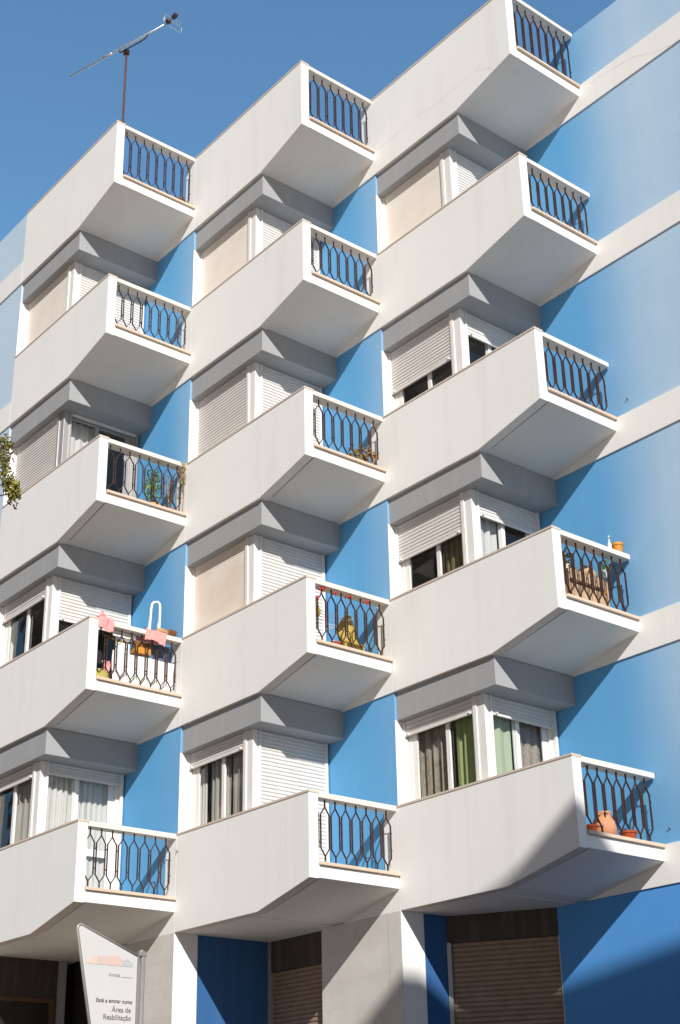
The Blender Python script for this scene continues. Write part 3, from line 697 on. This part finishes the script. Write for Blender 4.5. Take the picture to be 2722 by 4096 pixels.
tag(m.build('cloth', M['polka']), 'bunched pink dotted cloth on top of the parapet end', 'cloth', 'pink polka dot cloths airing on the left balcony')
t = thing('stepladder', 'white metal stepladder hoop rising above left fourth row balcony', 'ladder', (x - .38, 1.02, bf(3)))
lx, lz = x - .34, bf(3)
hoop = [(lx + .06, 1.155, lz), (lx + .03, 1.175, ct + .05), (lx - .02, 1.225, ct + .50), (lx - .03, 1.245, ct + .58), (lx - .035, 1.28, ct + .62), (lx - .035, 1.345, ct + .64), (lx - .03, 1.375, ct + .61), (lx - .02, 1.380, ct + .55), (lx + .03, 1.345, ct + .05), (lx + .06, 1.33, lz)]
P('hoop', MB().tube(hoop, .019, 8), M['whitepl'], t, smooth=True)
for i in range(4): P('step', MB().box((lx - .02, 1.165, lz + .18 + .22 * i), (lx + .09, 1.33, lz + .20 + .22 * i)), M['whitepl'], t)
P('rear_leg', MB().tube([(lx - .20, 1.16, lz), (lx - .02, 1.205, ct + .30)], .014, 6).tube([(lx - .20, 1.36, lz), (lx - .02, 1.36, ct + .30)], .014, 6), M['whitepl'], t)
P('hinge', MB().box((lx + .0, 1.345, ct - .0), (lx + .05, 1.40, ct + .15)), M['greyal'], t, bevel=.01)
def brush(label, y0, y1, mat, zc, rr):
    m = MB(); n = 9
    m.tube([(x - .10, y0, zc), (x - .10, y0 + .02, zc), (x - .10, (y0 + y1) / 2, zc + .01), (x - .10, y1 - .02, zc), (x - .10, y1, zc)], [rr * .55, rr * .9, rr, rr * .95, rr * .6], 12)
    for i in range(220):
        an = random.uniform(0, 6.283); yy = random.uniform(y0 + .01, y1)
        p = Vector((x - .10 + rr * .8 * math.cos(an), yy, zc + rr * .8 * math.sin(an))); m.tube([p, p + Vector((rr * .45 * math.cos(an), random.uniform(-.02, .05), rr * .45 * math.sin(an)))], [.003, .001], 3)
    return m
t = thing('brush', 'straw broom head with brown tip lying on the handrail', 'brush', (x - .10, 1.32, ct))
P('bristles', brush('', 1.16, 1.36, 'straw', ct + .055, .05), M['straw'], t); P('tip', brush('', 1.355, 1.48, 'bristle', ct + .058, .058), M['bristle'], t)
t = thing('planter_box', 'orange planter box hung under the handrail below the dotted cloth', 'box', (x - .16, .95, z + 1.0))
P('trough', MB().box((x - .23, .82, z + 1.0), (x - .10, 1.09, z + 1.10)), M['orange'], t, bevel=.008); P('earth', MB().box((x - .22, .83, z + 1.10), (x - .11, 1.08, z + 1.19)), M['bristle'], t)
def hang(label, y0, y1, z0_, z1_, mat, xx, cat='garment', seed=1, name='garment'):
    rnd = random.Random(seed); p1 = rnd.uniform(0, 6)
    def fn(u, v): return (xx + .015 * math.sin(u * 11 + p1) + .01 * math.sin(v * 4 + u * 3), y0 + (y1 - y0) * u + .015 * math.sin(v * 5 + p1), z0_ + (z1_ - z0_) * v + (.03 * math.sin(u * 6 + p1) if v < .05 else 0))
    return tag(MB().grid(20, 14, fn).build(name, M[mat], recalc=False), label, cat)
hang('black garment hanging behind left end of the crowded railing', .17, .47, z + .80, z + 1.22, 'black', x - .28, seed=3)
hang('blue grey cloth hanging behind right end of the crowded railing', 1.14, 1.46, z + .97, z + 1.24, 'bluegrey', x - .20, 'cloth', 4, 'cloth')
hang('small pink dotted rag low behind the crowded railing', .34, .46, z + .60, z + .80, 'polka', x - .17, 'cloth', 6, 'cloth')
hang('white sheet stretched behind the crowded railing, fourth row left', .47, 1.52, z + .36, z + .97, 'whitepl', x - .135, 'sheet', 8, 'sheet')
m = MB(); m.lathe((x - .20, .30, z + .34), [(.10, 0), (.15, .06), (.155, .18), (.12, .27), (.05, .32)], 16)
tag(m.build('bag', M['olive'], smooth=True), 'yellow green bag slumped at left end of crowded railing', 'bag')
t = thing('plank_shelf', 'thin wooden slats tied along the upper crowded railing', 'shelf', (x - .2, .60, z + 1.1))
P('slat', MB().box((x - .135, .44, z + 1.185), (x - .118, .82, z + 1.255)), M['whitepl'], t); P('slat', MB().box((x - .135, .36, z + 1.115), (x - .118, .80, z + 1.14)), M['woodd'], t)
P('twig', MB().tube([(x - .10, .28, z + 1.15), (x - .11, .55, z + 1.10), (x - .10, .80, z + 1.21)], .008, 5).tube([(x - .10, .52, z + 1.04), (x - .11, .66, z + 1.16), (x - .1, .84, z + 1.14)], .007, 5), M['leafd'], t)

# middle bay, fourth row: round-backed mustard chairs, airer, ribbons
x = JX[1] + LB[1]; y = JY[1]; z = FZ[3]
def chair(cx, cy, w, h, label):
    zf = bf(3)
    t = thing('garden_chair', label, 'chair', (cx, cy, zf), 'mustard plastic chairs on the middle balcony')
    seat = zf + .40
    def back(u, v):
        a = (u - .5); hh = (h - .38) * (1 - (2 * abs(a)) ** 2.4 * .55) ; return (cx + .20 - .10 * v + .10 * a * a * 4 * -1, cy + a * w * (1 - .1 * v), seat + v * hh)
    P('backrest', MB().grid(16, 8, back), M['mustard'], t, recalc=False)
    P('seat', MB().prism_z([(cx - .22, cy - w / 2), (cx + .22, cy - w / 2), (cx + .22, cy + w / 2), (cx - .22, cy + w / 2)], seat - .03, seat), M['mustard'], t, bevel=.01)
    for sx in (-.19, .19):
        for sy in (-.42, .42): P('leg', MB().bar((cx + sx, cy + sy * w, seat - .03), (cx + sx * 1.1, cy + sy * w * 1.08, zf + .005), .035, .03), M['mustard'], t)
chair(x - .55, y + 1.10, .36, .82, 'mustard round backed chair behind middle fourth row railing')
chair(x - .70, y + 1.26, .30, .68, 'lower mustard chair half hidden behind the round backed one')
t = thing('clothes_airer', 'folding clothes airer with pale wires behind the beribboned railing', 'clothes airer', (x - .6, y + .6, bf(3)))
fr_ = MB()
for yy in (y + .30, y + .98):
    fr_.tube([(x - .80, yy, bf(3)), (x - .35, yy + .02, z + 1.05)], .009, 6); fr_.tube([(x - .35, yy + .02, bf(3)), (x - .80, yy, z + 1.05)], .009, 6)
P('frame', fr_, M['whitepl'], t)
wr = MB()
for i in range(7): wr.tube([(x - .82 + .08 * i, y + .22, z + 1.06), (x - .82 + .08 * i, y + 1.05, z + 1.06)], .004, 5)
wr.tube([(x - .83, y + .22, z + 1.06), (x - .32, y + .22, z + 1.06)], .007, 6).tube([(x - .83, y + 1.05, z + 1.06), (x - .32, y + 1.05, z + 1.06)], .007, 6)
P('wire', wr, M['whitepl'], t)
for i, (yy, zz, w_, lab) in enumerate(((.31, 1.245, .055, 'red ribbon tied under handrail, first from the parapet end'), (.53, 1.235, .035, 'red ribbon tied under handrail, second from the parapet end'), (.76, 1.235, .05, 'red ribbon tied under handrail, middle one of five'), (1.08, 1.235, .05, 'red ribbon tied under handrail, last before the wall'), (.20, 1.09, .045, 'red ribbon knotted on the first railing bars'))):
    m = MB(); xx = x - .055; yy += y; zz += z
    m.bar((xx, yy - w_, zz - .022), (xx + .01, yy, zz), .022, .03); m.bar((xx + .01, yy, zz), (xx, yy + w_, zz + .020), .022, .03); m.tube([(xx, yy - .012, zz), (xx + .012, yy + .012, zz)], .019, 7); m.bar((xx, yy, zz), (xx + .005, yy + .02, zz - .05), .016, .006)
    tag(m.build('ribbon', M['red']), lab, 'ribbon', 'red ribbons tied to the middle railing')
m = MB(); m.lathe((x - .25, y + .37, z + .92), [(.02, 0), (.045, .03), (.05, .10), (.025, .15)], 12)
tag(m.build('peg_bag', M['mustard'], smooth=True), 'small yellow peg bag hanging at left of middle airer', 'bag')
t = pot('flower_pot', (x - .14, y + .58, FZ[3] + HS), .075, .085, 'potred', 'dark red bowl pot on sill of beribboned railing')
hang('dark cloth at left end of middle fourth row balcony', y + .16, y + .26, z + .52, z + .80, 'black', x - .3, 'cloth', 12, 'cloth')

# right bay, fourth row: pot and bottle on the rail, cabinet and plants behind
x = JX[2] + LB[2]; y = JY[2]; z = FZ[3]; ct = z + par_h(3) - .004
t = pot('flower_pot', (x - .10, y + 1.36, ct), .082, .145, 'orange', 'ochre pot standing on handrail beside the pale bottle')
m = MB(); m.lathe((x - .10, y + 1.205, ct), [(.027, 0), (.029, .01), (.029, .10), (.012, .14), (.011, .20), (.015, .20), (.015, .22), (.005, .225)], 12)
tag(m.build('bottle', M['bottleg'], smooth=True), 'thin pale blue bottle standing on right handrail', 'bottle')
t = thing('cabinet', 'low pale wooden cabinet with dark rail behind right fourth row railing', 'cabinet', (x - .40, y + .85, bf(3)))
cb = P('carcass', MB().box((x - .52, y + .50, bf(3)), (x - .22, y + 1.24, z + .99)), M['wood'], t, bevel=.006)
P('rail', MB().box((x - .219, y + .50, z + .80), (x - .19, y + 1.14, z + .835)), M['woodd'], t)
P('drawer_front', MB().box((x - .219, y + .56, z + .48), (x - .205, y + .86, z + .78)).box((x - .219, y + .90, z + .48), (x - .205, y + 1.18, z + .78)), M['wood'], t)
P('knob', MB().box((x - .219, y + 1.13, z + .77), (x - .185, y + 1.17, z + .83)), M['orange'], t)
m = MB()
m.tube([(x - .36, y + .86, z + 1.02), (x - .34, y + .95, z + 1.08), (x - .33, y + 1.05, z + 1.05), (x - .33, y + 1.16, z + 1.0)], [.05, .09, .08, .04], 10)
tag(m.build('sack', M['straw'], smooth=True), 'lumpy beige sack lying on top of the wooden cabinet', 'sack')
t = thing('wicker_post', 'upright tan wicker roll at left end behind right fourth row railing', 'wicker roll', (x - .30, y + .33, bf(3)))
P('roll', MB().lathe((x - .30, y + .34, bf(3)), [(.075, 0), (.07, .3), (.07, .75), (.05, .80)], 14), M['wood'], t); P('dark_roll', MB().lathe((x - .22, y + .22, bf(3)), [(.06, 0), (.055, .62), (.03, .66)], 12), M['bristle'], t)
t = pot('potted_plant', (x - .36, y + .62, z + .99), .07, .10, 'whitepl', 'yellow green plant on the wooden cabinet, nearer the parapet', 'plant')
P('foliage', plant_leaves((x - .34, y + .60, z + 1.00), .13, .24, 150, .026, .2), M['leafy'], t, recalc=False)
P('stem', stems((x - .36, y + .62, z + 1.05), .10, .50, 6, .003), M['leaf'], t)
t = pot('potted_plant', (x - .18, y + 1.17, z + 1.0), .05, .09, 'bottleg', 'small green plant in pale pot under the bottle', 'plant')
P('foliage', plant_leaves((x - .17, y + 1.15, z + 1.06), .08, .16, 80, .024, .2), M['leaf'], t, recalc=False)

# right bay, lowest row: terracotta jar between two small pots
z = FZ[4] + HS
t = pot('flower_pot', (x - .12, y + .35, z), .088, .10, 'potred', 'small red pot left of the terracotta jar')
P('sprig', stems((x - .12, y + .37, z + .08), .10, .34, 3, .0025), M['leaf'], t)
t = thing('terracotta_jar', 'tall terracotta jar with small side handle behind lowest right railing', 'jar', (x - .15, y + .64, z))
jc = (x - .16, y + .645, z)
P('body', MB().lathe(jc, [(.10, 0), (.135, .03), (.145, .10), (.125, .19), (.093, .235), (.088, .27), (.10, .285), (.10, .30), (.085, .30), (.078, .26)], 26), M['terrap'], t, smooth=True)
P('handle', MB().tube([(jc[0] + .03, jc[1] - .085, z + .27), (jc[0] + .04, jc[1] - .15, z + .25), (jc[0] + .04, jc[1] - .155, z + .20), (jc[0] + .02, jc[1] - .118, z + .17)], .013, 8), M['terrap'], t, smooth=True)
t = pot('flower_pot', (x - .12, y + 1.02, z), .105, .115, 'potred', 'larger red pot right of the terracotta jar')

# ------------------------------------------------------------------ town sign by the left corner
SX = 10.0
sg = thing('town_sign', 'white slanted information totem on grey tube post at lower left', 'sign', (SX, -3.185, GZ))
pl = [(-3.605, -2.0), (-3.213, -2.0), (-3.213, -1.505), (-3.70, -1.318), (-3.735, -1.318), (-3.752, -1.345)]
ins = [(-3.470, -2.7), (-3.213, -2.7)] 
poly = [(-3.45, -2.75), (-3.213, -2.75), (-3.213, -1.500), (-3.705, -1.309), (-3.738, -1.312), (-3.752, -1.345)]
P('panel', MB().prism_x(poly, SX - .012, SX), M['signw'], sg)
rim = [(-3.45, -2.75), (-3.752, -1.345), (-3.750, -1.322), (-3.738, -1.308), (-3.718, -1.303), (-3.213, -1.500)]
P('rim', MB().tube([(SX - .006, a_, b_) for a_, b_ in rim], .012, 8), M['steel'], sg, smooth=True)
P('post', MB().tube([(SX - .006, -3.160, GZ), (SX - .006, -3.160, -1.485)], .0215, 14), M['steel'], sg, smooth=True)
P('channel', MB().box((SX - .016, -3.212, -2.75), (SX + .006, -3.196, -1.50)), M['steel'], sg)
P('clamp', MB().box((SX - .028, -3.205, -1.502), (SX + .018, -3.135, -1.465)).tube([(SX - .006, -3.172, -1.486), (SX - .006, -3.172, -1.452)], .017, 10), M['steel'], sg, bevel=.004)
def sign_text(body, right, zb, size, mat, bold=0.0, sx=1.0):
    cu = bpy.data.curves.new('lettering', 'FONT'); cu.body = body; cu.size = size; cu.align_x = 'RIGHT'; cu.offset = bold; cu.extrude = 0.0008; cu.resolution_u = 3
    ob = bpy.data.objects.new('lettering', cu); C.objects.link(ob)
    bpy.context.view_layer.update()
    me = bpy.data.meshes.new_from_object(ob.evaluated_get(bpy.context.evaluated_depsgraph_get()))
    bpy.data.objects.remove(ob)
    o = bpy.data.objects.new('lettering', me); C.objects.link(o); me.materials.clear(); me.materials.append(M[mat])
    o.parent = sg; o.rotation_euler = (R(90), 0, R(90)); o.scale = (sx, 1, 1)
    o.location = Vector((SX + .003, right, zb)) - sg.location
    return o
sign_text('Está a entrar numa', -3.246, -1.862, .0405, 'ink', .0006, 1.03)
sign_text('Área de', -3.255, -1.928, .055, 'ink', 0, .95)
sign_text('Reabilitação', -3.250, -1.985, .054, 'ink', 0, .95)
sign_text('Almada', -3.362, -1.668, .036, 'inkl', 0, .95)
P('print_line', MB().box((SX + .001, -3.352, -1.672), (SX + .0022, -3.252, -1.668)), M['inkl'], sg)
def sky_print(y0, y1, zs, mat):
    n = len(zs) - 1; pr = [(y0, -1.588)] + [(y1, -1.588)] + [(y1 - (y1 - y0) * i / n, -1.588 + zs[n - i]) for i in range(n + 1)]
    P('logo_print', MB().prism_x(pr, SX + .001, SX + .0024), M[mat], sg)
sky_print(-3.668, -3.565, [.012, .030, .048, .060, .058, .072], 'lg1')
sky_print(-3.563, -3.500, [.070, .062, .072, .066], 'lg2')
sky_print(-3.494, -3.345, [.070, .076, .070, .080, .064, .082, .060, .055], 'lg3')
sky_print(-3.343, -3.252, [.050, .042, .060, .046, .034, .026], 'lg4')

# ------------------------------------------------------------------ tree whose outermost leaves enter at the left
tx, ty = 6.45, -5.35
tr = thing('street_tree', 'broad leafed street tree whose leaf clusters reach in at the left edge', 'tree', (tx, ty, GZ))
P('trunk', MB().tube([(tx, ty, GZ), (tx + .05, ty, GZ + 2.5), (tx, ty + .06, GZ + 4.8), (tx - .1, ty, GZ + 7.2)], [.19, .15, .12, .06], 12), M['bark'], tr, smooth=True)
tips = [Vector((7.93, -3.72, 3.72)), Vector((7.95, -3.73, 3.55)), Vector((7.96, -3.70, 3.40)), Vector((7.99, -3.62, 3.20)), Vector((7.97, -3.67, 3.30))]
lim = MB(); cr = MB()
for tpt in tips: lim.tube([(tx, ty, GZ + 6.4), ((tx + tpt.x) / 2, (ty + tpt.y) / 2, 2.9), tpt - Vector((.15, .18, .05)), tpt], [.05, .03, .012, .004], 6)
for i in range(26):
    an = random.uniform(0, 6.283); el = random.uniform(-.5, 1.2); rr = random.uniform(.9, 1.7)
    e = Vector((tx + rr * math.cos(an) * math.cos(el), ty + rr * math.sin(an) * math.cos(el), 3.0 + rr * math.sin(el)))
    if (e - Vector((8.0, -3.7, 3.4))).length < 1.0: continue
    lim.tube([(tx, ty, GZ + 6.0 + .8 * random.random()), (tx + .5 * (e.x - tx), ty + .5 * (e.y - ty), e.z - .3), e], [.045, .028, .008], 6)
    for j in range(70): cr.leaf(e + Vector((random.gauss(0, .26), random.gauss(0, .26), random.gauss(0, .22))), .05)
for tpt, nn in zip(tips, (110, 70, 50, 200, 120)):
    for j in range(nn): cr.leaf(tpt + Vector((random.gauss(0, .032), random.gauss(0, .036), random.gauss(0, .05))), .030)
P('limb', lim, M['bark'], tr); P('crown', cr, M['leafy'], tr, recalc=False)

# ------------------------------------------------------------------ house across the street (behind the camera); its roof shades the lowest right balcony
HX = 27.0
nb = thing('town_house', 'ochre gabled house across the street', 'building', (HX + 4, -9, GZ))
def toX(y, z, xf=30.0): t = xf - HX; return (y + .52 * t, z - .68 * t)   # measured outline, moved along the sun line
sil = [toX(*p) for p in ((-10.7, 15.5), (-9.1, 15.47), (-8.35, 15.02), (-7.75, 14.98), (-6.2, 13.40), (-6.55, 12.98), (-6.80, 12.9))]
wall_y = sil[-1][0]
P('wall', MB().prism_x([(sil[0][0], GZ), (wall_y, GZ), sil[-1], (sil[-2][0] - .15, sil[-2][1]), (sil[3][0], sil[3][1] - .25), (sil[1][0], sil[1][1] - .3), (sil[0][0], sil[1][1] - .3)], HX + .3, HX + 2.6), M['house'])
bpy.data.objects['wall'].parent = nb; bpy.data.objects['wall'].location -= Vector((HX + 4, -9, GZ)) - B.location
rp = [sil[0], sil[1], sil[2], sil[3], sil[4], sil[5]]
P('roof', MB().prism_x(rp + [(sil[3][0] - .2, sil[3][1] - .30), (sil[0][0], sil[1][1] - .35)], HX, HX + 2.8), M['rooft'], nb)
for j in range(3):
    for i in range(4):
        yy = wall_y - 0.9 - 1.1 * i; zz = GZ + 1.2 + 3.1 * j
        wn = P('window', MB().box((HX + .24, yy - .4, zz), (HX + .32, yy + .4, zz + 1.4)), M['frame'], nb)
        P('pane', MB().box((HX + .22, yy - .34, zz + .07), (HX + .235, yy + .34, zz + 1.33)), M['dark'], wn)

bk = thing('brick_block', 'tall brown brick apartment block across the street', 'building', (-22, -32, GZ))
bw = MB().box((-60, -44, GZ), (-12, -30, 31.0)); P('wall', bw, M['brick'], bk)
P('cornice', MB().box((-60.3, -44.3, 31.0), (-11.7, -29.7, 31.5)), M['house'], bk)
for j in range(10):
    for i in range(9):
        xx = -57 + 5.0 * i; zz = GZ + 1.4 + 3.2 * j
        wn = P('window', MB().box((xx - .9, -30.02, zz), (xx + .9, -29.94, zz + 1.6)), M['frame'], bk)
        P('pane', MB().box((xx - .82, -29.939, zz + .08), (xx + .82, -29.92, zz + 1.52)), M['dark'], wn)

# ------------------------------------------------------------------ light
sd = Vector((1.0, -0.52, 0.68)).normalized()          # towards the sun
elev = math.asin(sd.z); az = math.atan2(sd.x, sd.y)
W = bpy.data.worlds.new('World'); S.world = W; W.use_nodes = True
nt = W.node_tree; bg = nt.nodes['Background']
sky = nt.nodes.new('ShaderNodeTexSky'); sky.sky_type = 'NISHITA'; sky.sun_disc = False
sky.sun_elevation = elev; sky.sun_rotation = az; sky.air_density = 1.0; sky.dust_density = 0.6; sky.ozone_density = 2.0; sky.altitude = 50
# the sky is deeper and brighter away from the sun, paler and weaker above the street side
tc = nt.nodes.new('ShaderNodeTexCoord')
dp = N(nt, 'ShaderNodeVectorMath', operation='DOT_PRODUCT'); dp.inputs[1].default_value = Vector((-0.72, 0.58, 0.38)).normalized()
nt.links.new(tc.outputs['Generated'], dp.inputs[0])
mr = nt.nodes.new('ShaderNodeMapRange'); mr.interpolation_type = 'SMOOTHSTEP'; mr.inputs[1].default_value = 0.0; mr.inputs[2].default_value = 0.75
nt.links.new(dp.outputs['Value'], mr.inputs[0])
tint = mixc(nt, mr.outputs[0], (0.27, 0.28, 0.32), (1.22, 1.66, 1.72))
nt.links.new(mixc(nt, 1.0, sky.outputs[0], tint, 'MULTIPLY'), bg.inputs[0]); bg.inputs[1].default_value = 0.12
sl = bpy.data.lights.new('sun', 'SUN'); sl.energy = 5.4; sl.angle = R(0.53); sl.color = (1.0, 0.957, 0.90)
so = bpy.data.objects.new('sun', sl); C.objects.link(so); so.location = (30, -20, 30)
so.rotation_euler = sd.to_track_quat('Z', 'Y').to_euler()

# ------------------------------------------------------------------ camera
yaw, pit, rol = -0.88093727, 0.42164387, -0.01978070
f_ = Vector((math.sin(yaw) * math.cos(pit), math.cos(yaw) * math.cos(pit), math.sin(pit)))
r_ = Vector((math.cos(yaw), -math.sin(yaw), 0)); u_ = r_.cross(f_)
r2 = r_ * math.cos(rol) + u_ * math.sin(rol); u2 = -r_ * math.sin(rol) + u_ * math.cos(rol)
cam = bpy.data.cameras.new('camera'); co = bpy.data.objects.new('camera', cam); C.objects.link(co)
co.matrix_world = Matrix(((r2.x, u2.x, -f_.x, 19.9088), (r2.y, u2.y, -f_.y, -9.2951), (r2.z, u2.z, -f_.z, -3.1660), (0, 0, 0, 1)))
cam.sensor_fit = 'HORIZONTAL'; cam.sensor_width = 36.0; cam.lens = 3301.4548 / 1568 * 36
cam.shift_x = 9.2018 / 1568; cam.shift_y = 72.2538 / 1568
cam.clip_start = 0.1; cam.clip_end = 2000
S.camera = co
S.view_settings.view_transform = 'Standard'; S.view_settings.look = 'None'; S.view_settings.exposure = 0; S.view_settings.gamma = 1
S.cycles.max_bounces = 8
S.cycles.use_denoising = True
